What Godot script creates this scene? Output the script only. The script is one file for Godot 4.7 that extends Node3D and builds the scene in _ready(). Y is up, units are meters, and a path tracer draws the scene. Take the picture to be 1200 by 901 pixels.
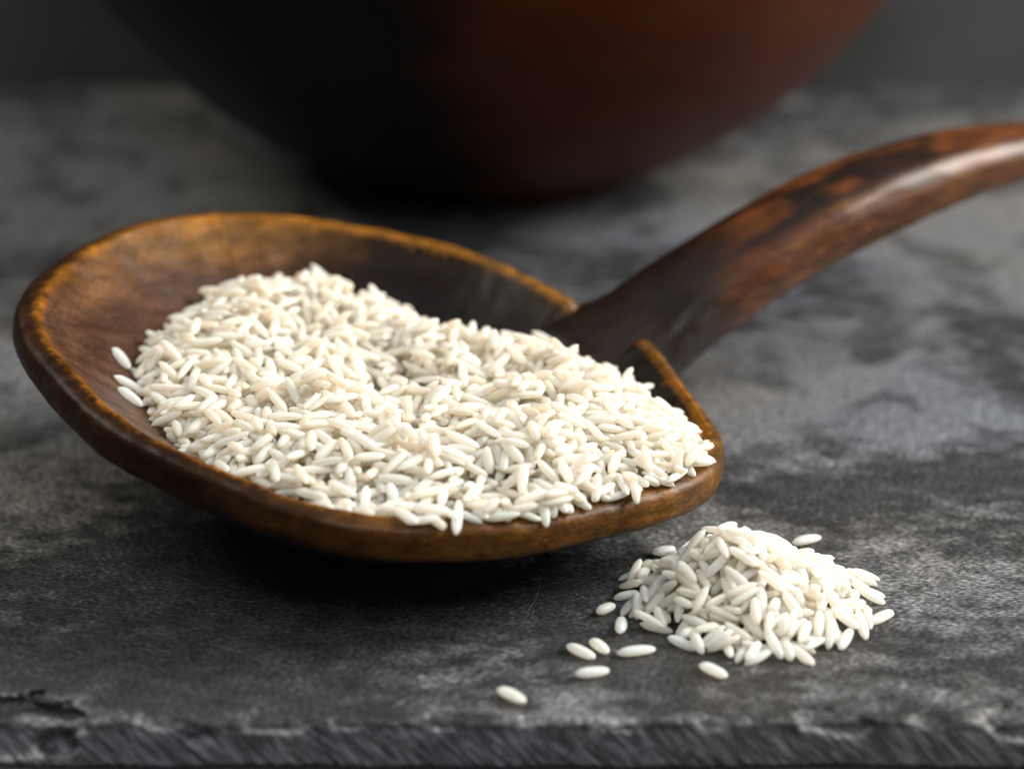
extends Node3D
# Close-up: an old carved wooden rice spoon heaped with white rice on a slate slab,
# a small spilled pile beside it and a dark bowl behind. Millimetres inside, metres out.

const MM := 0.001
var rng := RandomNumberGenerator.new()
var noise_a := FastNoiseLite.new()      # general purpose 3D noise, lengths in mm
var noise_b := FastNoiseLite.new()

# ---------- spoon frame (a tilted frame: y is the normal of the rim plane) ----------
var spoon_basis := Basis(Vector3(0.98904, -0.14689, -0.01469), Vector3(0.14762, 0.98414, 0.09841), Vector3(0.0, -0.09950, 0.99504))
var rim_centre := Vector3(-26.41, 28.98, -21.0)
const INNER_DEPTH := 21.0
const OUTER_DEPTH := 28.6
const HANDLE_ANGLE := -0.575
const HANDLE_ROLL := 0.25
const RIM_COS := [-1.11, 2.46, 1.16, 0.91, 0.02, -0.20, -0.58, -0.19, -0.37]
const RIM_SIN := [-0.74, 4.44, -0.10, 0.56, 0.65, 0.23, -0.02, 0.28, 0.28]
var rim_table := PackedFloat32Array()

func _ready() -> void:
	rng.seed = 4711
	camera_and_light()
	noise_a.seed = 11
	noise_a.noise_type = FastNoiseLite.TYPE_SIMPLEX_SMOOTH
	noise_a.frequency = 1.0
	noise_a.fractal_octaves = 4
	noise_b.seed = 23
	noise_b.noise_type = FastNoiseLite.TYPE_SIMPLEX
	noise_b.frequency = 1.0
	noise_b.fractal_type = FastNoiseLite.FRACTAL_NONE
	for i in 721:
		var th := TAU * i / 720.0
		var r := 58.4
		for k in 9:
			r += RIM_COS[k] * cos((k + 1) * th) + RIM_SIN[k] * sin((k + 1) * th)
		rim_table.append(r)
	build_setting()
	build_slate()
	build_bowl_behind()
	build_spoon()
	build_rice()

# ------------------------------------------------------------------ camera, light
func camera_and_light() -> void:
	var cam := Camera3D.new()
	cam.name = "camera"
	var lens := CameraAttributesPhysical.new()
	lens.frustum_focal_length = 75.2
	lens.frustum_focus_distance = 0.430
	lens.frustum_near = 0.02
	lens.frustum_far = 12.0
	lens.exposure_aperture = 7.2
	cam.attributes = lens
	add_child(cam)
	cam.position = Vector3(0, 0.195, 0.40)
	cam.rotation_degrees = Vector3(-22, 0, 0)
	cam.current = true
	var env := Environment.new()
	env.background_mode = Environment.BG_COLOR
	env.background_color = Color(0.105, 0.107, 0.112).linear_to_srgb()
	env.background_energy_multiplier = 1.0
	env.tonemap_mode = Environment.TONE_MAPPER_LINEAR
	env.tonemap_exposure = 1.0
	env.sdfgi_enabled = true
	env.ssao_enabled = true
	env.ssil_enabled = true
	var we := WorldEnvironment.new()
	we.name = "environment"
	we.environment = env
	add_child(we)
	# the studio softbox: large, to the right of the slab, a little behind it
	soft_light("key_softbox", Vector3(0.72, 0.52, -0.20), Vector3(-0.01, 0.02, -0.03), Vector2(0.50, 0.46), 2.22, Color(1.0, 0.985, 0.96))
	soft_light("top_softbox", Vector3(0.12, 0.62, -0.18), Vector3(0.02, 0.0, 0.0), Vector2(0.5, 0.4), 0.04, Color(1.0, 0.99, 0.98))
	soft_light("added_back_light", Vector3(-0.46, 0.52, -0.14), Vector3(-0.17, 0.0, -0.26), Vector2(0.4, 0.3), 0.24, Color(1.0, 0.97, 0.92))  # added lamp out of view, lifts the dark table at back left
	soft_light("added_side_strip", Vector3(0.60, 0.12, -0.03), Vector3(0.06, 0.02, -0.06), Vector2(0.30, 0.07), 0.10, Color(1.0, 0.97, 0.93))  # added low lamp, placed for the highlight along the handle
	soft_light("added_front_fill", Vector3(0.10, 0.80, 0.62), Vector3(0.0, 0.0, 0.0), Vector2(0.6, 0.4), 0.42, Color(1.0, 1.0, 1.0))  # added fill lamp out of view, brightens the faces towards the camera

func soft_light(called: String, at: Vector3, towards: Vector3, size: Vector2, energy: float, color: Color) -> void:
	var l := AreaLight3D.new()
	l.name = called
	l.area_size = size
	l.area_range = 6.0
	l.area_normalize_energy = true
	l.light_energy = energy
	l.light_color = color
	l.shadow_enabled = true
	add_child(l)
	l.look_at_from_position(at, towards, Vector3.UP)

# ------------------------------------------------------------------ small helpers
func thing(called: String, label: String, category: String, at := Vector3.ZERO, group := "") -> Node3D:
	var o := Node3D.new()
	o.name = called
	add_child(o, true)
	o.position = at
	tag(o, label, category, group)
	return o

func tag(o: Node, label: String, category: String, group := "") -> void:
	o.set_meta("label", label)
	o.set_meta("category", category)
	if group:
		o.set_meta("group", group)

func part(called: String, mesh: Mesh, material: Material, parent: Node) -> MeshInstance3D:
	var o := MeshInstance3D.new()
	o.name = called
	o.mesh = mesh
	o.material_override = material
	parent.add_child(o, true)
	return o

func sheet(pts: PackedVector3Array, nu: int, nv: int, closed_u: bool, cols := PackedColorArray(), uvs := PackedVector2Array(), uv2s := PackedVector2Array()) -> ArrayMesh:
	# grid of points, index = v * nu + u ; smooth normals ; front faces clockwise
	var idx := PackedInt32Array()
	var mu := nu if closed_u else nu - 1
	for v in nv - 1:
		for u in mu:
			var u2 := (u + 1) % nu
			var a := v * nu + u
			var b := v * nu + u2
			var c := (v + 1) * nu + u
			var d := (v + 1) * nu + u2
			idx.append_array([a, b, c, b, d, c])
	var nor := PackedVector3Array()
	nor.resize(pts.size())
	for i in range(0, idx.size(), 3):
		var p := pts[idx[i]]
		var n := (pts[idx[i + 2]] - p).cross(pts[idx[i + 1]] - p)
		nor[idx[i]] += n
		nor[idx[i + 1]] += n
		nor[idx[i + 2]] += n
	for i in nor.size():
		nor[i] = nor[i].normalized() if nor[i].length_squared() > 1e-30 else Vector3.UP
	var arr := []
	arr.resize(Mesh.ARRAY_MAX)
	arr[Mesh.ARRAY_VERTEX] = pts
	arr[Mesh.ARRAY_NORMAL] = nor
	arr[Mesh.ARRAY_INDEX] = idx
	if cols.size():
		arr[Mesh.ARRAY_COLOR] = cols
	if uvs.size():
		arr[Mesh.ARRAY_TEX_UV] = uvs
	if uv2s.size():
		arr[Mesh.ARRAY_TEX_UV2] = uv2s
	var m := ArrayMesh.new()
	m.add_surface_from_arrays(Mesh.PRIMITIVE_TRIANGLES, arr)
	return m

func gray(seed_: int, freq: float, w: int, h: int, octaves := 4, kind := FastNoiseLite.FRACTAL_FBM, warp := 0.0) -> Image:
	var n := FastNoiseLite.new()
	n.seed = seed_
	n.noise_type = FastNoiseLite.TYPE_SIMPLEX_SMOOTH
	n.frequency = freq
	n.fractal_octaves = octaves
	n.fractal_type = kind
	if warp > 0.0:
		n.domain_warp_enabled = true
		n.domain_warp_amplitude = warp
		n.domain_warp_frequency = freq * 0.7
		n.domain_warp_fractal_octaves = 3
	return n.get_image(w, h, false, false, true)

func stretched(im: Image, w: int, h: int) -> PackedByteArray:
	if im.get_width() != w or im.get_height() != h:
		im.resize(w, h, Image.INTERPOLATE_CUBIC)
	im.convert(Image.FORMAT_L8)
	return im.get_data()

func sstep(a: float, b: float, x: float) -> float:
	return smoothstep(a, b, x)

# ------------------------------------------------------------------ setting
func build_setting() -> void:
	var wall_m := StandardMaterial3D.new()
	wall_m.albedo_color = Color(0.046, 0.046, 0.046).linear_to_srgb()
	wall_m.roughness = 0.85
	var nt := NoiseTexture2D.new()
	nt.width = 256
	nt.height = 256
	nt.seamless = true
	var fn := FastNoiseLite.new()
	fn.seed = 5
	fn.frequency = 0.012
	nt.noise = fn
	var ramp := Gradient.new()
	ramp.set_color(0, Color(0.72, 0.72, 0.72))
	ramp.set_color(1, Color(1, 1, 1))
	nt.color_ramp = ramp
	wall_m.albedo_texture = nt
	wall_m.uv1_triplanar = true
	wall_m.uv1_scale = Vector3(3, 3, 3)
	var wb := BoxMesh.new()
	wb.size = Vector3(1.6, 0.8, 0.03)
	var w := part("wall", wb, wall_m, self)
	w.position = Vector3(0, 0.36, -0.345)
	w.set_meta("kind", "structure")
	var t_m := StandardMaterial3D.new()
	t_m.albedo_color = Color(0.012, 0.012, 0.013).linear_to_srgb()
	t_m.roughness = 0.8
	var tb := BoxMesh.new()
	tb.size = Vector3(1.6, 0.03, 0.9)
	var t := part("table", tb, t_m, self)
	t.position = Vector3(0, -0.0082 - 0.0152, 0.09)
	t.set_meta("kind", "structure")

# ------------------------------------------------------------------ slate slab
const SLATE_L := -260.0
const SLATE_W := 520.0
const SHEET_L := -170.0      # the colour sheet covers this much and is mirrored beyond
const SHEET_W := 340.0
const SLATE_B := -329.0
const EDGE_Z := 61.6
const SLATE_T := 8.0
const SLATE_S := 404.0     # length of the developed sheet: top, corner and front face

func build_slate() -> void:
	var N := 2048
	var patches := stretched(gray(101, 0.0052, 512, 512, 5, FastNoiseLite.FRACTAL_FBM, 40.0), N, N)
	var streak := stretched(gray(103, 0.03, 1024, 2048, 5, FastNoiseLite.FRACTAL_FBM, 14.0), N, N)
	var fine := stretched(gray(104, 0.26, 620, 2048, 4), N, N)
	var pick := stretched(gray(109, 0.05, 1100, 2048, 5, FastNoiseLite.FRACTAL_RIDGED, 8.0), N, N)
	var veins := stretched(gray(105, 0.0045, 1024, 2048, 5, FastNoiseLite.FRACTAL_RIDGED, 60.0), N, N)
	var spots := stretched(gray(106, 0.011, 1024, 1024, 3, FastNoiseLite.FRACTAL_FBM, 20.0), N, N)
	var smear := stretched(gray(107, 0.008, 700, 1400, 5, FastNoiseLite.FRACTAL_FBM, 50.0), N, N)
	var brush := stretched(gray(108, 0.09, 2048, 128, 3), N, N)
	# chalky and bare patches, plus light painted in at the left: x, z, size, amount
	var stains_and_light := [[80, 1, 26, 0.20], [84, 37, 24, 0.12], [74, -88, 40, 0.8], [91, -64, 28, 0.6], [117, -168, 48, 0.8], [54, -68, 26, 0.65], [26, -18, 20, 0.34], [12, 0, 16, 0.22], [35, -195, 38, 0.5], [4, -181, 26, 0.30], [57, -217, 30, 0.26], [113, -215, 40, 0.5], [-106, -84, 46, 0.9], [-128, -235, 75, 1.0], [6, 53, 12, 0.16],
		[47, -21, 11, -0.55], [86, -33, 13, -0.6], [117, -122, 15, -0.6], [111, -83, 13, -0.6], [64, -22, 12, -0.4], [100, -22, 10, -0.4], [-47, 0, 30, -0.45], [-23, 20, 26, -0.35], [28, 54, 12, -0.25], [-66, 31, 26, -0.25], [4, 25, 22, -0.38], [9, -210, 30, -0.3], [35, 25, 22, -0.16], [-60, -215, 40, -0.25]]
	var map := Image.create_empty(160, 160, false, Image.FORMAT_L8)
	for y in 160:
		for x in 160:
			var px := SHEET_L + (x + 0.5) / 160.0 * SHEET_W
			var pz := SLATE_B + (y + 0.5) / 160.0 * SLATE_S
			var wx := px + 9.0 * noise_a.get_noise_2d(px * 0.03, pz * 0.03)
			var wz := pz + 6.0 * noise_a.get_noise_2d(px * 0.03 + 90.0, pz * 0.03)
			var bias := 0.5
			for q in stains_and_light:
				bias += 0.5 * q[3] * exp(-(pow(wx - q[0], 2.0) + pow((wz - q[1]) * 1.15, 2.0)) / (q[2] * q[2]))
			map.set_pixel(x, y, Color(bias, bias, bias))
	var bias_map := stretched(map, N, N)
	var col := PackedByteArray()
	col.resize(N * N * 3)
	var bump := PackedByteArray()
	bump.resize(N * N)
	var px_per_s := N / SLATE_S
	for y in N:
		var s := SLATE_B + (y + 0.5) / px_per_s
		var edge := exp(-pow((s - EDGE_Z + 0.1) / 1.7, 2.0))
		var face := sstep(EDGE_Z - 0.4, EDGE_Z + 1.2, s)
		var row := y * N
		for x in N:
			var i := row + x
			var p := patches[i] / 255.0
			var st := streak[i] / 255.0
			var fi := fine[i] / 255.0
			var sm := smear[i] / 255.0
			var pk := pick[i] / 255.0
			var dark := clampf((spots[i] / 255.0 - 0.62) * 7.0, 0.0, 1.0)
			# chalky pale bloom and painted light over near-black slate, broken up by the cleft surface
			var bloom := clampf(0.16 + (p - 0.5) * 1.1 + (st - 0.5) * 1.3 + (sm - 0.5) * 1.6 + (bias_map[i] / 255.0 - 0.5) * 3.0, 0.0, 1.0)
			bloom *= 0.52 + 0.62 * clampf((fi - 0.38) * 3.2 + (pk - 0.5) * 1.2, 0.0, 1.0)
			var v := 0.018 + 0.062 * st * (0.5 + fi) + 0.225 * bloom * (1.0 - 0.7 * dark)
			v *= 0.70 + 0.56 * fi
			var ridge := clampf((pk - 0.80) * 5.0, 0.0, 1.0) * clampf((sm - 0.36) * 4.0, 0.0, 1.0)
			v += 0.075 * ridge
			var line := clampf((veins[i] / 255.0 - 0.92) * 16.0, 0.0, 1.0) * clampf((st - 0.36) * 5.0, 0.0, 1.0)
			v += line * 0.10
			# cleavage: the sheet breaks in thin steps, their lips paler
			var lev := sm * 9.0 + st * 1.2
			var fr := lev - floorf(lev)
			var lip := clampf(1.0 - fr * 9.0, 0.0, 1.0) * clampf((p - 0.42) * 6.0, 0.0, 1.0)
			v += lip * 0.10 * clampf((fi - 0.35) * 4.0, 0.0, 1.0)
			var h := 0.10 * st + 0.26 * fi + 0.20 * pk + 0.10 * (lev - fr + sstep(0.0, 0.12, fr))
			if s > EDGE_Z - 14.0:
				var along := x * 0.166 - s * (0.85 + 0.25 * (sm - 0.5)) + 2.0 * (st - 0.5)
				var di := brush[(int((s * 1.3 + x * 0.04) * 3.0) % N) * N + (int(absf(along + 600.0) * 5.5) % N)] / 255.0
				var fv := 0.29 + 0.19 * (di - 0.45) * (0.4 + 1.2 * sm) + 0.06 * (st - 0.5)
				v = lerpf(v, fv, face)
				h = lerpf(h, 0.45 * di + 0.12 * fi + 0.3 * sm, face)
				var chip := clampf((sm - 0.50) * 5.0 + (fi - 0.5) * 2.0, 0.0, 1.0) * clampf((st - 0.36) * 5.0, 0.0, 1.0)
				v += edge * chip * 0.17
				var cd := Vector2((SHEET_L + x * 0.166 + 80.0) / 13.0, (s - EDGE_Z) / 9.4).length() + 0.25 * (sm - 0.5)
				v += 0.16 * exp(-pow((cd - 0.93) / 0.05, 2.0)) * clampf((fi - 0.3) * 3.0, 0.0, 1.0)
			var g := pow(clampf(v, 0.004, 1.0), 1.0 / 2.2)
			var warm := (p - 0.5) * 0.10
			col[i * 3] = int(clampf(g * (0.985 + warm), 0, 1) * 255.0)
			col[i * 3 + 1] = int(clampf(g * (0.995 + warm * 0.3), 0, 1) * 255.0)
			col[i * 3 + 2] = int(clampf(g * (1.015 - warm), 0, 1) * 255.0)
			bump[i] = int(clampf(h, 0, 1) * 255.0)
	# scratches and short cleavage lines, each a stroke of its own
	for k in 620:
		var sx := rng.randf() * N
		var sy := rng.randf_range(0.25, 1.0) * N
		var dirn := rng.randfn(0.35, 0.5)
		var bend := rng.randfn(0.0, 0.004)
		var n := rng.randi_range(25, 260)
		var amount := rng.randf_range(0.06, 0.30)
		for j in n:
			dirn += bend + rng.randfn(0.0, 0.03)
			sx += cos(dirn)
			sy += sin(dirn) * 0.8
			if sx < 0 or sy < 0 or sx >= N or sy >= N:
				break
			var i := int(sy) * N + int(sx)
			var f := amount * sin(PI * j / n) * (0.5 + fine[i] / 255.0)
			for c in 3:
				col[i * 3 + c] = int(minf(col[i * 3 + c] + 200.0 * f * 0.5, 235.0))
			bump[i] = int(maxf(bump[i] - 255.0 * f * 0.5, 0.0))
	var m := StandardMaterial3D.new()
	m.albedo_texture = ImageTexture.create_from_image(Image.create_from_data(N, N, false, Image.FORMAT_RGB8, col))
	m.heightmap_enabled = true
	m.heightmap_texture = ImageTexture.create_from_image(Image.create_from_data(N, N, false, Image.FORMAT_L8, bump))
	m.heightmap_scale = 0.095
	m.roughness = 0.50
	m.metallic_specular = 0.45
	# mineral grain far finer than the sheet's own pixels
	var gn := FastNoiseLite.new()
	gn.seed = 140
	gn.noise_type = FastNoiseLite.TYPE_SIMPLEX
	gn.frequency = 0.075
	gn.fractal_octaves = 4
	gn.fractal_gain = 0.65
	var gi := gn.get_seamless_image(512, 1024, false, false, 0.1, true)
	gi.resize(1024, 1024, Image.INTERPOLATE_CUBIC)
	gi.convert(Image.FORMAT_RGB8)
	var gd := gi.get_data()
	for i in gd.size():
		var k := gd[i] / 255.0
		gd[i] = int((0.50 + 0.50 * clampf((k - 0.24) * 1.9, 0.0, 1.0)) * 255.0)
	m.detail_enabled = true
	m.detail_blend_mode = BaseMaterial3D.BLEND_MODE_MUL
	m.detail_uv_layer = BaseMaterial3D.DETAIL_UV_2
	m.detail_albedo = ImageTexture.create_from_image(Image.create_from_data(1024, 1024, false, Image.FORMAT_RGB8, gd))
	# developed profile: back, top, rounded corner, front face, bottom
	var xs := PackedFloat32Array()
	var x0 := SLATE_L
	while x0 <= SLATE_L + SLATE_W + 0.01:
		xs.append(x0)
		x0 += 0.45 if x0 > -115.0 and x0 < 115.0 else 5.0
	var prof := PackedFloat32Array([SLATE_B, -200, -100, -20, 20, 40])
	var s2 := 46.0
	while s2 < EDGE_Z + 2.0:
		prof.append(s2)
		s2 += 0.45
	while s2 < EDGE_Z + SLATE_T + 1.0:
		prof.append(s2)
		s2 += 0.7
	var pts := PackedVector3Array()
	var uvs := PackedVector2Array()
	var uv2s := PackedVector2Array()
	for s in prof:
		for x in xs:
			pts.append(slate_point(x, s) * MM)
			uvs.append(Vector2(sheet_u(x), (s - SLATE_B) / SLATE_S))
			# on the sawn face the grain is drawn out along the saw marks
			uv2s.append(Vector2(x, s) / 64.0 if s < EDGE_Z + 0.6 else Vector2((x - 0.95 * s) / 60.0, (x + s) / 1500.0))
	# close underneath and behind
	for tail in [Vector2(-SLATE_T, EDGE_Z - 1.0), Vector2(-SLATE_T, SLATE_B), Vector2(0.0, SLATE_B)]:
		for x in xs:
			pts.append(Vector3(x, tail.x, tail.y) * MM)
			uvs.append(Vector2(sheet_u(x), 0.99))
			uv2s.append(Vector2(x, tail.y) / 64.0)
	var slab := part("slate_slab", sheet(pts, xs.size(), prof.size() + 3, false, PackedColorArray(), uvs, uv2s), m, self)
	tag(slab, "dark grey slate slab with a rough chipped front edge under the spoon and rice", "slate slab")

func sheet_u(x: float) -> float:
	return pingpong((x - SHEET_L) / SHEET_W, 1.0)

func slate_point(x: float, s: float) -> Vector3:
	# s runs along the top towards the camera, round the worn corner and down the face
	var r := 1.0 + 2.6 * maxf(0.0, noise_a.get_noise_2d(x * 0.045, 3.0) + 0.15) + 0.5 * noise_a.get_noise_2d(x * 0.35, 9.0)
	r = maxf(r, 0.35)
	var e := EDGE_Z + 1.0 * noise_a.get_noise_2d(x * 0.03, 31.0) + 0.22 * noise_a.get_noise_2d(x * 0.5, 17.0)
	var p: Vector3
	var a := s - (EDGE_Z - r)
	if a <= 0.0:
		p = Vector3(x, 0.0, s + (e - EDGE_Z) * sstep(48.0, 60.0, s))
	elif a < r * PI / 2.0:
		var q := a / r
		p = Vector3(x, -r + r * cos(q), e - r + r * sin(q))
	else:
		p = Vector3(x, -r - (a - r * PI / 2.0), e)
	p.y = maxf(p.y, -SLATE_T)
	# the conchoidal chip at the left end and a few small ones
	for c in [[-81.0, 14.0, 3.6, -1.0], [-74.0, 5.5, 4.0, -4.6], [-50.0, 3.2, 1.2, -3.0], [-57.0, 5.0, 1.0, 0.0], [-38.0, 6.0, 1.1, 0.0], [-26.0, 3.5, 0.9, 0.0], [-12.0, 5.0, 0.9, 0.0], [3.0, 3.0, 0.7, 0.0], [17.0, 5.5, 0.8, 0.0], [33.0, 3.5, 0.9, 0.0], [52.0, 7.0, 1.2, 0.0], [67.0, 4.0, 0.8, 0.0], [82.0, 8.0, 1.3, 0.0]]:
		var d := Vector3((p.x - c[0]) / c[1], (p.y - c[3]) / (c[1] * 0.42), (p.z - EDGE_Z) / (c[1] * 0.72))
		d += 0.42 * Vector3(noise_a.get_noise_2d(x * 0.09, s * 0.12), noise_a.get_noise_2d(x * 0.1 + 50.0, s * 0.12), noise_a.get_noise_2d(x * 0.12 + 20.0, s * 0.12 + 40.0))
		var k := d.length_squared()
		if k < 1.0:
			var step: float = sstep(0.0, 0.65, 1.0 - k) * c[2]
			p += Vector3(0, -0.55, -0.8) * step
	var rough := noise_a.get_noise_2d(x * 0.18, s * 0.22) * 0.22 * sstep(EDGE_Z - 7.0, EDGE_Z - 0.5, s)
	p += Vector3(0, rough * 0.7, rough)
	p.y = maxf(p.y, -SLATE_T + 0.02)
	return p

# ------------------------------------------------------------------ bowl behind
func build_bowl_behind() -> void:
	var outline := [[0, 4.0], [30, 4.0], [33, 1.0], [36, 0.2], [39, 0.3], [41, 2.2], [44, 5.0], [54, 8.2], [66, 14.5], [78, 23.0], [90, 34.0], [101, 47.0], [111, 62.0], [119, 78.0], [124, 94.0], [126.5, 104.0], [126.6, 106.5], [125, 107.6], [123, 106.8], [121.5, 103.0], [117, 84.0], [108, 64.0], [95, 44.0], [78, 27.0], [58, 15.5], [30, 10.5], [0, 9.5]]
	var curve := Curve2D.new()
	var n := outline.size()
	for i in n:
		var a: Array = outline[maxi(i - 1, 0)]
		var b: Array = outline[mini(i + 1, n - 1)]
		var tang := Vector2(b[0] - a[0], b[1] - a[1]) / 6.0
		var l0 := Vector2(outline[i][0] - a[0], outline[i][1] - a[1]).length()
		var l1 := Vector2(b[0] - outline[i][0], b[1] - outline[i][1]).length()
		var tn := tang.normalized()
		curve.add_point(Vector2(outline[i][0], outline[i][1]), -tn * l0 / 3.0, tn * l1 / 3.0)
	var pts := PackedVector3Array()
	var nu := 128
	var nv := 120
	var cols := PackedColorArray()
	for v in nv:
		var p := curve.sample_baked(curve.get_baked_length() * v / (nv - 1.0))
		for u in nu:
			var a := TAU * u / nu
			var wob := 1.0 + 0.006 * noise_a.get_noise_3d(cos(a) * 1.2, sin(a) * 1.2, p.y * 0.02)
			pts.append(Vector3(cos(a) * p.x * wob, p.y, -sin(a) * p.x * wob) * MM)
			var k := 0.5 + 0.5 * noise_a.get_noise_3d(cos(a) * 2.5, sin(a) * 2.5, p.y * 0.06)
			var worn := sstep(-0.22, 0.12, cos(a) + 0.25 * (k - 0.5))  # painted shading: right side red as if lit, left side near black
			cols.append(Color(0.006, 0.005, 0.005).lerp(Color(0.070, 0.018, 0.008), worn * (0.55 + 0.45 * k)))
	var m := StandardMaterial3D.new()
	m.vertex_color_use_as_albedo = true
	m.roughness = 0.42
	m.metallic_specular = 0.22
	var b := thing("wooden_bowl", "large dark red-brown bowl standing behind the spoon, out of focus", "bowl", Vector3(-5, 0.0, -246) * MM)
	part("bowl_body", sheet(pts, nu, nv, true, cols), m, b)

# ------------------------------------------------------------------ spoon
func rim_r(th: float) -> float:
	var f := fposmod(th, TAU) / TAU * 720.0
	var i := int(f)
	return lerpf(rim_table[i], rim_table[mini(i + 1, 720)], f - i)

func inner_y(s: float) -> float:
	return -INNER_DEPTH * (1.0 - pow(minf(s, 1.0), 2.1))

func notch(th: float) -> float:
	var d := absf(wrapf(th - HANDLE_ANGLE, -PI, PI))
	return 1.0 - sstep(0.09, 0.19, d)

func wood_material() -> StandardMaterial3D:
	var m := StandardMaterial3D.new()
	m.vertex_color_use_as_albedo = true
	var N := 1024
	var a := stretched(gray(201, 0.02, 256, 1024, 5, FastNoiseLite.FRACTAL_FBM, 20.0), N, N)
	var b := stretched(gray(202, 0.14, 400, 1024, 3), N, N)
	var f := stretched(gray(203, 0.20, 110, 1024, 4), N, N)
	var d := PackedByteArray()
	d.resize(N * N)
	var e := PackedByteArray()
	e.resize(N * N)
	for i in N * N:
		d[i] = int(clampf(0.66 + 0.55 * (a[i] / 255.0 - 0.45) + 0.40 * (b[i] / 255.0 - 0.5) + 0.55 * minf(f[i] / 255.0 - 0.42, 0.12), 0.15, 1.0) * 255.0)
		e[i] = int(clampf(0.35 * a[i] / 255.0 + 0.30 * b[i] / 255.0 + 0.35 * f[i] / 255.0, 0, 1) * 255.0)
	var im := Image.create_from_data(N, N, false, Image.FORMAT_L8, d)
	m.albedo_texture = ImageTexture.create_from_image(im)
	m.heightmap_enabled = true
	m.heightmap_texture = ImageTexture.create_from_image(Image.create_from_data(N, N, false, Image.FORMAT_L8, e))
	m.heightmap_scale = 0.014
	m.uv1_triplanar = true
	m.uv1_scale = Vector3(12, 12, 12)
	m.roughness = 0.36
	m.metallic_specular = 0.27
	return m

func mixc(a: Color, b: Color, t: float) -> Color:
	return a.lerp(b, clampf(t, 0.0, 1.0))

func build_spoon() -> void:
	var base := rim_centre - spoon_basis.y * OUTER_DEPTH
	var sp := thing("wooden_spoon", "worn dark brown carved wooden spoon heaped with white rice, tilted on the slate", "spoon", base * MM)
	sp.basis = spoon_basis
	var wood := wood_material()
	var NT := 420
	# profile: [kind, a, b]  kind 0 = inner (fraction), 1 = lip (outward offset, height), 2 = underside (fraction)
	var prof := []
	for i in 44:
		prof.append([0, i / 44.0, 0.0])
	var lip := [[-0.2, -0.22], [-0.05, -0.06], [0.1, 0.08], [0.35, 0.16], [0.8, 0.16], [1.5, 0.06], [2.3, -0.12], [3.0, -0.4], [3.6, -0.85], [3.95, -1.5], [4.15, -2.4], [4.3, -3.6], [4.3, -4.8], [4.1, -5.8], [3.8, -6.4], [3.3, -6.9], [2.2, -7.3], [1.4, -7.7]]
	for p in lip:
		prof.append([1, p[0], p[1]])
	for i in range(1, 31):
		prof.append([2, 1.0 - i / 30.0, 0.0])
	var pts := PackedVector3Array()
	var cols := PackedColorArray()
	var lowest := 1e9
	for pr in prof:
		for u in NT:
			var th := TAU * u / NT
			var r := rim_r(th)
			var dir := Vector3(cos(th), 0, sin(th))
			var nt := notch(th)
			var wave := 0.5 * noise_a.get_noise_2d(cos(th) * 1.5 + 7.0, sin(th) * 1.5) + 0.22 * noise_a.get_noise_2d(cos(th) * 7.0, sin(th) * 7.0)
			var p: Vector3
			var kind: int = pr[0]
			if kind == 0:
				p = dir * r * pr[1] + Vector3(0, inner_y(pr[1]) - 3.6 * nt * pow(pr[1], 6.0) + wave * pow(pr[1], 3.0), 0)
			elif kind == 1:
				var sc := 1.0 + 0.12 * sin(th * 2.0 + 1.0) + 0.2 * wave
				sc *= 1.0 - 0.48 * exp(-pow(wrapf(th + 0.16, -PI, PI) / 0.42, 2.0))
				p = dir * (r + pr[1] * sc) + Vector3(0, pr[2] * (1.0 + 0.2 * wave) - 3.6 * nt + wave, 0)
			else:
				var f: float = pr[1]
				p = dir * (r + 1.2) * f
				p.y = lerpf(-OUTER_DEPTH, -8.0, pow(f, 2.35)) + wave * f * f
			p += dir * 0.25 * noise_a.get_noise_3d(p.x * 0.12, p.y * 0.12, p.z * 0.12)
			p.y += 0.22 * noise_a.get_noise_3d(p.x * 0.1, 40.0, p.z * 0.1)
			pts.append(grain_frame.inverse() * (p + Vector3(0, OUTER_DEPTH, 0)) * MM)
			lowest = minf(lowest, (base + spoon_basis * (p + Vector3(0, OUTER_DEPTH, 0))).y)
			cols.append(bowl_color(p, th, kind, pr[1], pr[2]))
	sp.position.y -= lowest * MM
	spoon_lift = -lowest
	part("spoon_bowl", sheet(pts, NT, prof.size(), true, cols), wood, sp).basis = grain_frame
	build_handle(sp, wood, base)

var spoon_lift := 0.0
var grain_frame := Basis(Vector3.UP, 0.575)     # turns x along the handle, as the wood grain runs

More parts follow.
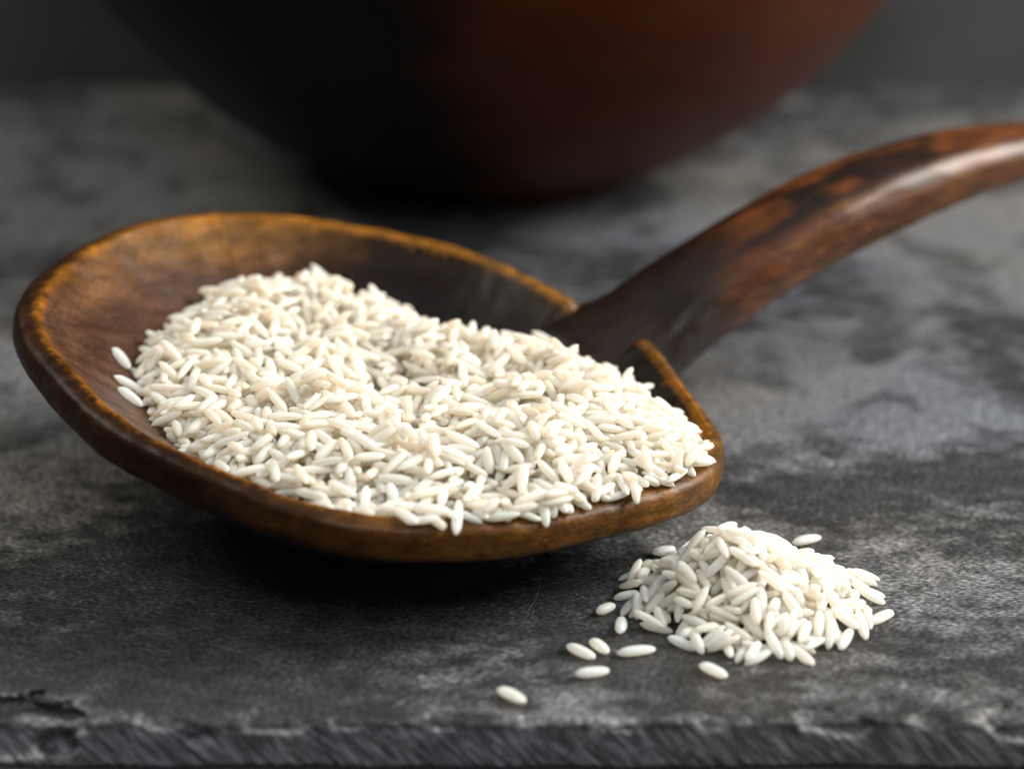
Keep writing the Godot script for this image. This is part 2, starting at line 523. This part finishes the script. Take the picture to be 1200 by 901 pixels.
func bowl_color(p: Vector3, th: float, kind: int, a: float, b: float) -> Color:
	var n1 := noise_a.get_noise_3d(p.x * 0.03, p.y * 0.05, p.z * 0.03)
	var n2 := noise_a.get_noise_3d(p.x * 0.14 + 9.0, p.y * 0.14, p.z * 0.14)
	var n3 := noise_b.get_noise_3d(p.x * 0.9, p.y * 0.9, p.z * 0.9)
	var along := p.x * cos(HANDLE_ANGLE) + p.z * sin(HANDLE_ANGLE)
	var soot := sstep(-2.0, 26.0, along + 14.0 * n1 + 5.0 * n2) * sstep(30.0, 4.0, p.z + 6.0 * n2)
	var inner := Color(0.135, 0.070, 0.046).lerp(Color(0.185, 0.078, 0.034), clampf(0.5 + 1.2 * n1 + 0.6 * n2, 0, 1))
	inner = mixc(inner, Color(0.07, 0.035, 0.024), 0.8 * n2 + 0.25)
	var back_tint := sstep(0.80, 0.97, a + 0.08 * n1) * sstep(-0.2, 0.7, sin(-th + 0.25))  # inner wall turns orange towards the rim at the back
	inner = mixc(inner, Color(0.34, 0.155, 0.03), back_tint * 0.85)
	inner = mixc(inner, Color(0.010, 0.008, 0.007), soot * 0.96)
	var orange := Color(0.40, 0.145, 0.014)
	if kind == 0:
		return mixc(inner, orange, sstep(0.975, 1.0, a + 0.012 * n3 + 0.012 * n2) * clampf(0.75 + 1.1 * n2 + 0.5 * n1, 0.0, 0.9) * (1.0 - 0.75 * notch(th)))
	var left := sstep(-0.15, 0.6, -cos(th) * 0.9 + 0.25 * sin(th) + 0.3 * n1)   # the left of the lip turns black
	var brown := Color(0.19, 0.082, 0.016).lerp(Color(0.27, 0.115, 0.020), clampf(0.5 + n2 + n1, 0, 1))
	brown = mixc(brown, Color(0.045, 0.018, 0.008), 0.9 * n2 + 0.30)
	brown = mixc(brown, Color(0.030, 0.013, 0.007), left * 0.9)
	if kind == 1:
		var c := mixc(mixc(brown, orange, 0.65 + 1.2 * n2), brown, sstep(0.3, 1.5, a + 0.6 * n2 + 0.5 * n3))
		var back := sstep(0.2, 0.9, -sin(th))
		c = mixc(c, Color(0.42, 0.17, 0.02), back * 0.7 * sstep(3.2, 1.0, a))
		c = mixc(c, Color(0.018, 0.011, 0.008), sstep(-5.4, -6.9, b + 0.6 * n2))
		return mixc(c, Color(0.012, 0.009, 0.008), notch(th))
	return Color(0.018, 0.011, 0.008).lerp(Color(0.04, 0.02, 0.012), clampf(0.5 + n2, 0, 1))

func build_handle(sp: Node3D, wood: Material, base: Vector3) -> void:
	# stations in world mm: distance along the axis, height of the middle, width, thickness
	var st := [[-16.0, 14.5, 5.0, 1.0], [-14.0, 15.0, 14.0, 5.0], [-7.0, 16.4, 24.0, 10.5], [0.0, 17.6, 26.5, 13.0], [9.0, 19.4, 24.5, 14.6], [21.0, 25.0, 21.5, 15.4], [42.0, 32.8, 20.5, 15.0], [64.0, 38.5, 20.0, 14.8], [86.0, 41.6, 17.8, 13.2], [103.0, 42.4, 15.2, 11.8], [112.0, 42.2, 13.6, 10.6], [117.0, 42.0, 12.6, 9.8], [118.4, 41.9, 9.6, 7.2], [118.9, 41.8, 0.3, 0.2]]
	var h0 := Vector3(18.08, 0, -50.79)
	var axis := Vector3(0.8387, 0, -0.5446)
	var side := Vector3(0.5446, 0, 0.8387)     # towards the camera's right
	var n := st.size()
	var NU := 72
	var pts := PackedVector3Array()
	var cols := PackedColorArray()
	var steps := 12
	var rows := 0
	for i in n - 1:
		for k in (steps + 1 if i == n - 2 else steps):
			var f := k / float(steps)
			var v := []
			for c in 4:
				v.append(cubic_interpolate(st[i][c], st[i + 1][c], st[maxi(i - 1, 0)][c], st[mini(i + 2, n - 1)][c], f))
			var slope := 0.0
			var ia := maxi(i, 1)
			slope = lerpf((st[ia][1] - st[ia - 1][1]) / (st[ia][0] - st[ia - 1][0]), (st[mini(i + 2, n - 1)][1] - st[mini(i + 1, n - 2)][1]) / (st[mini(i + 2, n - 1)][0] - st[mini(i + 1, n - 2)][0]), f)
			var tang := (axis + Vector3.UP * clampf(slope, -0.3, 0.62)).normalized()
			var up := side.cross(tang).normalized()
			if up.y < 0.0:
				up = -up
			var mid: Vector3 = h0 + axis * v[0] + Vector3.UP * v[1]
			for u in NU:
				var a := TAU * u / NU
				var ca := cos(a)
				var sa := sin(a)
				# a flattish top with soft shoulders, a rounder belly
				var ex := 2.0 / 3.1
				var q := side * signf(ca) * pow(absf(ca), ex) * maxf(v[2], 0.1) * 0.5 + up * signf(sa) * pow(absf(sa), ex if sa > 0.0 else 0.85) * maxf(v[3], 0.1) * 0.5
				q += up * 0.10 * v[3] * (0.3 - ca * ca * 0.6) * (1.0 if sa > 0.0 else 0.0)
				q = q.rotated(tang, HANDLE_ROLL)
				var w := mid + q
				w += q.normalized() * 0.3 * noise_a.get_noise_3d(w.x * 0.06, w.y * 0.08, w.z * 0.06) * sstep(0.0, 4.0, v[3])
				pts.append(grain_frame.inverse() * (spoon_basis.inverse() * (w - base)) * MM)
				cols.append(handle_color(w, v[0], ca, sa))
			rows += 1
	var polished: StandardMaterial3D = wood.duplicate()     # by the hand that holds it
	polished.roughness = 0.30
	polished.metallic_specular = 0.36
	var hd := part("handle", sheet(pts, NU, rows, true, cols), polished, sp)
	hd.basis = grain_frame
	hd.set_meta("label", "long bent handle, blackened near the bowl and worn orange towards its end")

func handle_color(w: Vector3, t: float, ca: float, sa: float) -> Color:
	var n1 := noise_a.get_noise_3d(t * 0.022, sa * 0.7, ca * 0.7)
	var n2 := noise_a.get_noise_3d(t * 0.055 + 4.0, sa * 2.4, ca * 2.4)
	var n3 := noise_a.get_noise_3d(t * 0.12, sa * 9.0 + 20.0, ca * 9.0)
	var c := Color(0.175, 0.054, 0.014).lerp(Color(0.095, 0.030, 0.015), clampf(0.5 + 1.6 * n1 + n2, 0, 1))
	c = mixc(c, Color(0.30, 0.115, 0.016), sstep(0.10, 0.55, n1 * 0.7 + n2 * 0.8 + 0.4 * n3 + 0.2 * sstep(60.0, 110.0, t)) * 0.8)
	c = mixc(c, Color(0.27, 0.10, 0.015), sstep(-0.05, -0.45, sa + 0.4 * n2) * 0.55)
	c = mixc(c, Color(0.03, 0.014, 0.009), sstep(0.12, 0.5, n3 + 0.4 * n2) * 0.6)
	var black := sstep(34.0, 14.0, t + 16.0 * n1 + 8.0 * n2 - 6.0 * sa)
	var topband := sstep(-0.05, 0.22, n1 * 1.0 + n2 * 0.6 + 0.20) * sstep(0.0, 0.5, sa) * sstep(0.85, 0.35, absf(ca + 0.15)) * sstep(108.0, 80.0, t)
	c = mixc(c, Color(0.014, 0.010, 0.008), maxf(black * 0.93, topband * 0.9))
	return mixc(c, Color(0.16, 0.14, 0.12), sstep(113.5, 116.5, t + n2 * 3.0))

# ------------------------------------------------------------------ rice
func grain_mesh(flat_end: bool, bend: float, segs: int, rings: int) -> ArrayMesh:
	# unit grain: length 1 along x, width and thickness 1; slightly ribbed like milled rice
	var pts := PackedVector3Array()
	for v in rings + 1:
		var t := -cos(PI * v / rings)
		var r := pow(maxf(0.0, 1.0 - pow(absf(t), 2.6 + 0.6 * t)), 0.54)
		r *= 1.0 - 0.07 * t
		if flat_end and t > 0.72:
			r = 0.72 if v < rings else 0.0
			t = 0.74 + (0.02 if v == rings else 0.0) * 1.0
		if v == 0 or v == rings:
			r = 0.0
		for u in segs:
			var a := TAU * u / segs
			var rib := 1.0 + 0.05 * cos(a * 5.0 + 0.6) + 0.03 * cos(a * 2.0)
			var notch_ := 0.0
			if t < -0.80:
				notch_ = 0.10 * maxf(0.0, sin(a)) * sstep(-0.80, -0.93, t)
			pts.append(Vector3(t * 0.5, (r * rib * sin(a) * 0.5 - notch_) + bend * (1.0 - t * t), r * rib * cos(a) * 0.5))
	return sheet(pts, segs, rings + 1, true)

func rice_material(c: Color) -> StandardMaterial3D:
	var m := StandardMaterial3D.new()
	m.albedo_color = c.linear_to_srgb()
	m.roughness = 0.33
	m.metallic_specular = 0.45
	m.backlight_enabled = true
	m.backlight = Color(0.99, 0.975, 0.94)
	m.subsurf_scatter_enabled = true
	m.subsurf_scatter_strength = 0.30
	return m

class Heap:
	var x0: float
	var z0: float
	var nx: int
	var nz: int
	var cell := 0.45
	var floor_y := 0.0
	var height := PackedFloat32Array()
	var target := PackedFloat32Array()
	var grains := []          # [centre, axis, length, width, thickness, roll]

func settle(h: Heap, most: int, tries: int) -> void:
	# lets grains fall one by one on the height field: each comes to rest on the two
	# contacts that straddle its middle, and becomes part of the surface for the next
	var cells := PackedInt32Array()
	for i in h.target.size():
		if h.target[i] > h.height[i] + 0.4:
			cells.append(i)
	var misses := 0
	while h.grains.size() < most and misses < 1500 and cells.size():
		var ci := rng.randi_range(0, cells.size() - 1)
		var c0 := cells[ci]
		if h.target[c0] < h.height[c0] + 0.45:
			misses += 1
			cells[ci] = cells[cells.size() - 1]
			cells.resize(cells.size() - 1)
			continue
		var cx := h.x0 + (c0 % h.nx + rng.randf()) * h.cell
		var cz := h.z0 + (c0 / h.nx + rng.randf()) * h.cell
		var len := clampf(rng.randfn(5.95, 0.6), 4.3, 7.3)
		if rng.randf() < 0.10:
			len = rng.randf_range(3.2, 4.6)
		var wid := clampf(rng.randfn(1.69, 0.13), 1.4, 2.0)
		var thk := wid * rng.randf_range(0.80, 0.95)
		var best := []
		var best_score := 1e9
		for k in tries:
			var x := cx + rng.randf_range(-1.4, 1.4)
			var z := cz + rng.randf_range(-1.4, 1.4)
			var az := rng.randf() * PI
			var dx := cos(az)
			var dz := -sin(az)
			var need := PackedFloat32Array()
			var ok := true
			for i in 9:
				var t := (i - 4) / 4.0 * 0.94
				var r := thk * 0.5 * pow(1.0 - pow(absf(t), 2.6), 0.54)
				var hmax := -1e9
				for j in 3:
					var o := (j - 1) * wid * 0.36
					var gx := int((x + dx * t * len * 0.5 - dz * o - h.x0) / h.cell)
					var gz := int((z + dz * t * len * 0.5 + dx * o - h.z0) / h.cell)
					if gx < 0 or gz < 0 or gx >= h.nx or gz >= h.nz:
						ok = false
						break
					hmax = maxf(hmax, h.height[gz * h.nx + gx] + (r if j == 1 else r * 0.62))
				if not ok:
					break
				need.append(hmax)
			if not ok:
				continue
			# lowest line over all the needs that touches on both sides of the middle
			var best_line := -1e9
			var slope := 0.0
			for i in 5:
				for j in range(4, 9):
					if i == j:
						if need[4] > best_line:
							best_line = need[4]
						continue
					var ti := (i - 4) / 4.0
					var tj := (j - 4) / 4.0
					var s := (need[j] - need[i]) / (tj - ti)
					var at0 := need[i] - s * ti
					if at0 > best_line + 0.0001:
						best_line = at0
						slope = s
			slope *= 2.0 / (len * 0.94)
			if absf(slope) > 1.25:
				continue
			var score := best_line + 0.5 * absf(slope) + rng.randf() * 0.9
			if score < best_score:
				best_score = score
				best = [Vector3(x, best_line, z), Vector3(dx, slope, dz).normalized()]
		if best.is_empty():
			misses += 1
			continue
		var centre: Vector3 = best[0]
		var ax: Vector3 = best[1]
		if centre.y > h.target[c0] + 1.1:
			misses += 1
			if rng.randf() < 0.3:
				h.target[c0] = h.height[c0]
			continue
		centre.y -= 0.30 if centre.y > h.floor_y + 2.0 else 0.0
		h.grains.append([centre, ax, len, wid, thk, rng.randf_range(-0.5, 0.5)])
		stamp(h, centre, ax, len, wid, thk)

func stamp(h: Heap, centre: Vector3, ax: Vector3, len: float, wid: float, thk: float) -> void:
	var flat := Vector2(ax.x, ax.z)
	var run := flat.length()
	flat /= run
	var reach := len * 0.5 * run
	var ext := reach + wid * 0.5
	for gz in range(maxi(int((centre.z - ext - h.z0) / h.cell), 0), mini(int((centre.z + ext - h.z0) / h.cell) + 1, h.nz)):
		for gx in range(maxi(int((centre.x - ext - h.x0) / h.cell), 0), mini(int((centre.x + ext - h.x0) / h.cell) + 1, h.nx)):
			var d := Vector2(h.x0 + (gx + 0.5) * h.cell - centre.x, h.z0 + (gz + 0.5) * h.cell - centre.z)
			var t := d.dot(flat) / reach
			if absf(t) >= 1.0:
				continue
			var r := pow(1.0 - pow(absf(t), 2.6), 0.54)
			var w := d.cross(flat) / (wid * 0.5 * r + 0.05)
			if absf(w) >= 1.0:
				continue
			var y := centre.y + t * reach / run * ax.y + thk * 0.5 * r * sqrt(1.0 - w * w)
			var i := gz * h.nx + gx
			if y > h.height[i]:
				h.height[i] = y

func grain_transform(g: Array) -> Transform3D:
	var ax: Vector3 = g[1]
	var side := ax.cross(Vector3.UP).normalized()
	var up := side.cross(ax).normalized()
	var b := Basis(ax, up, side) * Basis(Vector3.RIGHT, g[5])
	if int(g[2] * 1000.0) % 2:
		b = b * Basis(Vector3.UP, PI)
	return Transform3D(b * Basis.from_scale(Vector3(g[2], g[4], g[3]) * MM), g[0] * MM)

func seen_share(h: Heap, g: Array) -> int:
	var n := 0
	for i in 7:
		var t := (i - 3) / 3.0 * 0.8
		var p: Vector3 = g[0] + g[1] * t * g[2] * 0.5
		var gx := clampi(int((p.x - h.x0) / h.cell), 0, h.nx - 1)
		var gz := clampi(int((p.z - h.z0) / h.cell), 0, h.nz - 1)
		if h.height[gz * h.nx + gx] <= p.y + g[4] * 0.5 + 0.12:
			n += 1
	return n

func build_rice() -> void:
	# ---- heap in the spoon: floor = the inside of the bowl
	var h := Heap.new()
	h.x0 = -98.0
	h.z0 = -86.0
	h.nx = 310
	h.nz = 300
	var inv := spoon_basis.inverse()
	var top := rim_centre + Vector3(0, spoon_lift, 0)
	# crest points (x, height, z) of the heap as it lies in the photograph
	var crest := [[-50.5, 39, -44], [-41, 32.5, -38], [-45, 31, -49], [-33.0, 37, -47], [-27, 36.5, -45], [-30, 35.5, -53], [-17, 40.5, 0], [-22, 40, -12], [-12, 40.5, -11], [-3, 39.5, -8], [-24.9, 36, -40.2], [-19.3, 36.5, -25.1], [-6.3, 38, -19.3], [6.5, 35, -30.1], [14.6, 31, -27.8], [-26.5, 38.5, -11.7], [-42.6, 30.5, -14.6], [-57.2, 30, -17.1], [-62.6, 28, -9.4], [15.2, 31, 2.0], [24.5, 26, 1.9], [-7.5, 38, 7.2], [-17.7, 32.5, 16.1], [-32.5, 32, 16.1], [-48.1, 29, 9.0], [-58, 34, -34], [20, 21.5, 14], [0, 23, 26], [-14, 24, 31], [-27, 23.5, 28], [-40, 25, 22], [33, 21, -4], [4, 32, 14], [25, 26, -16]]
	# foot of the heap on the wood
	var foot := [[-70, -33], [-70, -25], [-67.5, -10.5], [-62, 3], [-54, 14], [-46, 22], [-36, 29], [-27, 34.5], [-22, 36.5], [-14, 36.6], [0.5, 32.5], [21, 19], [33.5, 5.5], [34.5, -5], [30, -17], [25, -26], [19, -35], [13, -43], [5, -48], [-10, -52], [-25, -62], [-40, -66], [-58, -58], [-66, -44]]
	var ring := PackedVector2Array()
	for f in foot:
		ring.append(Vector2(f[0], f[1]))
	for gz in h.nz:
		for gx in h.nx:
			var x := h.x0 + (gx + 0.5) * h.cell
			var z := h.z0 + (gz + 0.5) * h.cell
			var y := 29.0
			var s := 0.0
			for k in 4:
				var p := inv * (Vector3(x, y, z) - top)
				s = Vector2(p.x, p.z).length() / rim_r(atan2(p.z, p.x))
				y += (inner_y(s) if s < 1.0 else 0.3) - p.y
			h.height.append(y if s < 1.05 else -50.0)
			var here := Vector2(x, z) + 2.2 * Vector2(noise_a.get_noise_2d(x * 0.15, z * 0.15), noise_a.get_noise_2d(x * 0.15 + 70.0, z * 0.15))
			if s > 1.04 or not Geometry2D.is_point_in_polygon(here, ring):
				h.target.append(-100.0)
				continue
			var inside := 1e9
			for k in ring.size():
				inside = minf(inside, Geometry2D.get_closest_point_to_segment(here, ring[k], ring[(k + 1) % ring.size()]).distance_to(here))
			var sum := 0.0
			var wsum := 0.0
			for c in crest:
				var w := exp(-(pow(x - c[0], 2.0) + pow(z - c[2], 2.0)) / 62.0)
				sum += w * c[1]
				wsum += w
			var t := sum / (wsum + 1e-9) + 2.2 * noise_a.get_noise_2d(x * 0.12, z * 0.12) + 0.7 * noise_a.get_noise_2d(x * 0.4, z * 0.4)
			t = minf(t, y + 1.2 + inside * 1.2)
			h.target.append(t if wsum > 1e-7 else -100.0)
	h.floor_y = -10.0
	settle(h, 7000, 6)
	# ---- the spilled pile
	var p2 := Heap.new()
	p2.x0 = 5.0
	p2.z0 = -15.0
	p2.nx = 170
	p2.nz = 160
	for gz in p2.nz:
		for gx in p2.nx:
			var x := p2.x0 + (gx + 0.5) * p2.cell
			var z := p2.z0 + (gz + 0.5) * p2.cell
			p2.height.append(0.0)
			var d := Vector2(x - 39.5, z - 20.0)
			var a := d.angle()
			var r := d.length() / (20.8 + 2.6 * cos(a) + 1.3 * sin(a * 2.0 + 0.6) + 3.4 * noise_a.get_noise_2d(cos(a) * 2.0, sin(a) * 2.0 + 30.0))
			var t := 14.3 * pow(maxf(0.0, 1.0 - r), 1.1) + 1.5 * noise_a.get_noise_2d(x * 0.16, z * 0.16)
			p2.target.append(t if r < 1.0 else -100.0)
	settle(p2, 560, 6)

	# ---- choose what stands alone
	var meshes := [grain_mesh(false, 0.0, 14, 18), grain_mesh(false, 0.05, 14, 18), grain_mesh(true, 0.0, 14, 18)]
	var mats := [rice_material(Color(0.96, 0.925, 0.858)), rice_material(Color(0.965, 0.952, 0.915)), rice_material(Color(0.95, 0.902, 0.81))]
	var count := 0
	# single grains on the slate: x, z, length, direction, label
	var singles := [
		[-0.1, 54.7, 6.4, -44, "lone white rice grain lying nearest the front edge of the slate"],
		[11.6, 39.7, 6.5, -44, "white rice grain lying leftmost in the loose row of grains before the pile"],
		[14.8, 37.9, 5.4, -58, "short white rice grain between the leftmost and the long sideways one of the loose row"],
		[13.3, 47.0, 5.9, 12, "white rice grain lying sideways in front of the loose row"],
		[21.0, 39.7, 6.8, 13, "long white rice grain lying sideways at the right end of the loose row"],
		[16.4, 24.1, 4.4, 43, "short white rice grain just off the left foot of the small pile"],
		[18.8, 30.3, 5.6, 84, "white rice grain pointing at the camera, left of the small pile's foot"],
		[33.5, 46.3, 6.1, -46, "white rice grain lying alone in front of the small pile"],
		[64.2, 27.3, 7.0, 43, "white rice grain with a blunt end lying alone to the right of the small pile"],
		[52.2, 34.4, 5.8, 56, "white rice grain just off the right front foot of the small pile"],
		[54.7, -3.5, 6.2, 24, "white rice grain lying alone behind the small pile on its right"],
		[28.1, 1.0, 5.0, 15, "blunt white rice grain behind the small pile's left shoulder"],
	]
	for s in singles:
		var az := deg_to_rad(s[3])
		var g := [Vector3(s[0], 0.86, s[1]), Vector3(cos(az), 0, -sin(az)), s[2], 2.05, 1.7, 0.0]
		count += 1
		lone_grain(g, meshes[2] if "blunt" in s[4] else meshes[count % 2], mats[1 if count % 3 else 0], s[4], "")
	# stray grains lying on the bare wood at the left of the heap
	for s in [[-74.0, -24.5, 6.2, -48, "lone white rice grain farthest left on the bare wood inside the spoon"], [-71.2, -15.5, 6.6, 4, "white rice grain lying sideways on the bare wood at the heap's left foot"], [-70.0, -8.5, 6.4, -35, "slanting white rice grain on the bare wood, lowest of the three strays in the spoon"]]:
		var az := deg_to_rad(s[3])
		var ends := []
		for e in [-0.36, 0.36]:
			var x: float = s[0] + cos(az) * e * s[2]
			var z: float = s[1] - sin(az) * e * s[2]
			ends.append(Vector3(x, h.height[int((z - h.z0) / h.cell) * h.nx + int((x - h.x0) / h.cell)], z))
		count += 1
		lone_grain([(ends[0] + ends[1]) * 0.5 + Vector3(0, 0.78, 0), (ends[1] - ends[0]).normalized(), s[2], 1.9, 1.6, 0.0], meshes[count % 2], mats[1], s[4], "")
	var rest := []
	var own := []
	for g in p2.grains:
		if seen_share(p2, g) >= 3:
			own.append([g, "white rice grain " + pile_spot(g[0]) + " of the small spilled pile", "rice grains in the small spilled pile"])
		else:
			rest.append(g)
	var eye := Vector3(0, 195, 400)
	var front := []
	for g in h.grains:
		var seen := seen_share(h, g)
		if seen >= 5:
			var d: float = (g[0] - eye).length() + absf((g[1] as Vector3).dot((g[0] - eye).normalized())) * 30.0 + absf(g[0].x + 18.0) * 0.25
			front.append([d, g])
		else:
			rest.append(g)
	front.sort_custom(func(a, b): return a[0] < b[0])
	for i in front.size():
		if own.size() < 285:
			own.append([front[i][1], "white rice grain " + heap_spot(front[i][1][0]) + " of the heap in the spoon", "rice grains on the heap in the spoon"])
		else:
			rest.append(front[i][1])
	for o in own:
		count += 1
		lone_grain(o[0], meshes[rng.randi() % 2 if rng.randf() < 0.82 else 2], mats[0 if rng.randf() < 0.55 else 1 if rng.randf() < 0.6 else 2], o[1], o[2])
	var o := thing("rice_heap", "mass of white long-grain rice heaped in the bowl of the wooden spoon", "rice")
	o.set_meta("kind", "stuff")
	var rm := rice_material(Color.WHITE)
	rm.vertex_color_use_as_albedo = true
	for v in 3:
		var some := []
		for i in rest.size():
			if (0 if i % 5 < 2 else 1 if i % 5 < 4 else 2) == v:
				some.append(rest[i])
		var mm := MultiMesh.new()
		mm.transform_format = MultiMesh.TRANSFORM_3D
		mm.use_colors = true
		mm.mesh = meshes[v]
		mm.instance_count = some.size()
		for i in some.size():
			mm.set_instance_transform(i, grain_transform(some[i]))
			var k := rng.randf()
			mm.set_instance_color(i, Color(0.96, 0.925, 0.858).lerp(Color(0.965, 0.952, 0.915) if k < 0.6 else Color(0.95, 0.902, 0.81), rng.randf()))
		var part_ := MultiMeshInstance3D.new()
		part_.name = "rice_grains"
		part_.multimesh = mm
		part_.material_override = rm
		part_.set_meta("kind", "stuff")
		o.add_child(part_, true)

func lone_grain(g: Array, mesh: Mesh, material: Material, label: String, group: String) -> void:
	var o := MeshInstance3D.new()
	o.name = "rice_grain"  if not has_node("rice_grain") else "rice_grain_%03d" % grain_number
	if o.name != "rice_grain":
		grain_number += 1
	o.mesh = mesh
	o.material_override = material
	add_child(o, true)
	o.transform = grain_transform(g)
	tag(o, label, "rice grain", group)

var grain_number := 1

func pile_spot(p: Vector3) -> String:
	if p.y > 8.5:
		return "near the crest"
	if p.y < 1.5:
		return "touching the slate at the left foot" if p.x < 34.0 else "touching the slate at the right foot" if p.x > 50.0 else "touching the slate at the front foot" if p.z > 20.0 else "touching the slate behind the crest"
	return "on the left slope" if p.x < 34.0 else "on the right slope" if p.x > 49.0 else "on the front slope" if p.z > 20.0 else "on the far slope"

func heap_spot(p: Vector3) -> String:
	if p.x > 12.0:
		return "at the right end, by the rim,"
	if p.y < 27.0:
		return "beside the front rim, at the foot"
	return "on the left near slope" if p.x < -28.0 else "on the middle of the near slope"
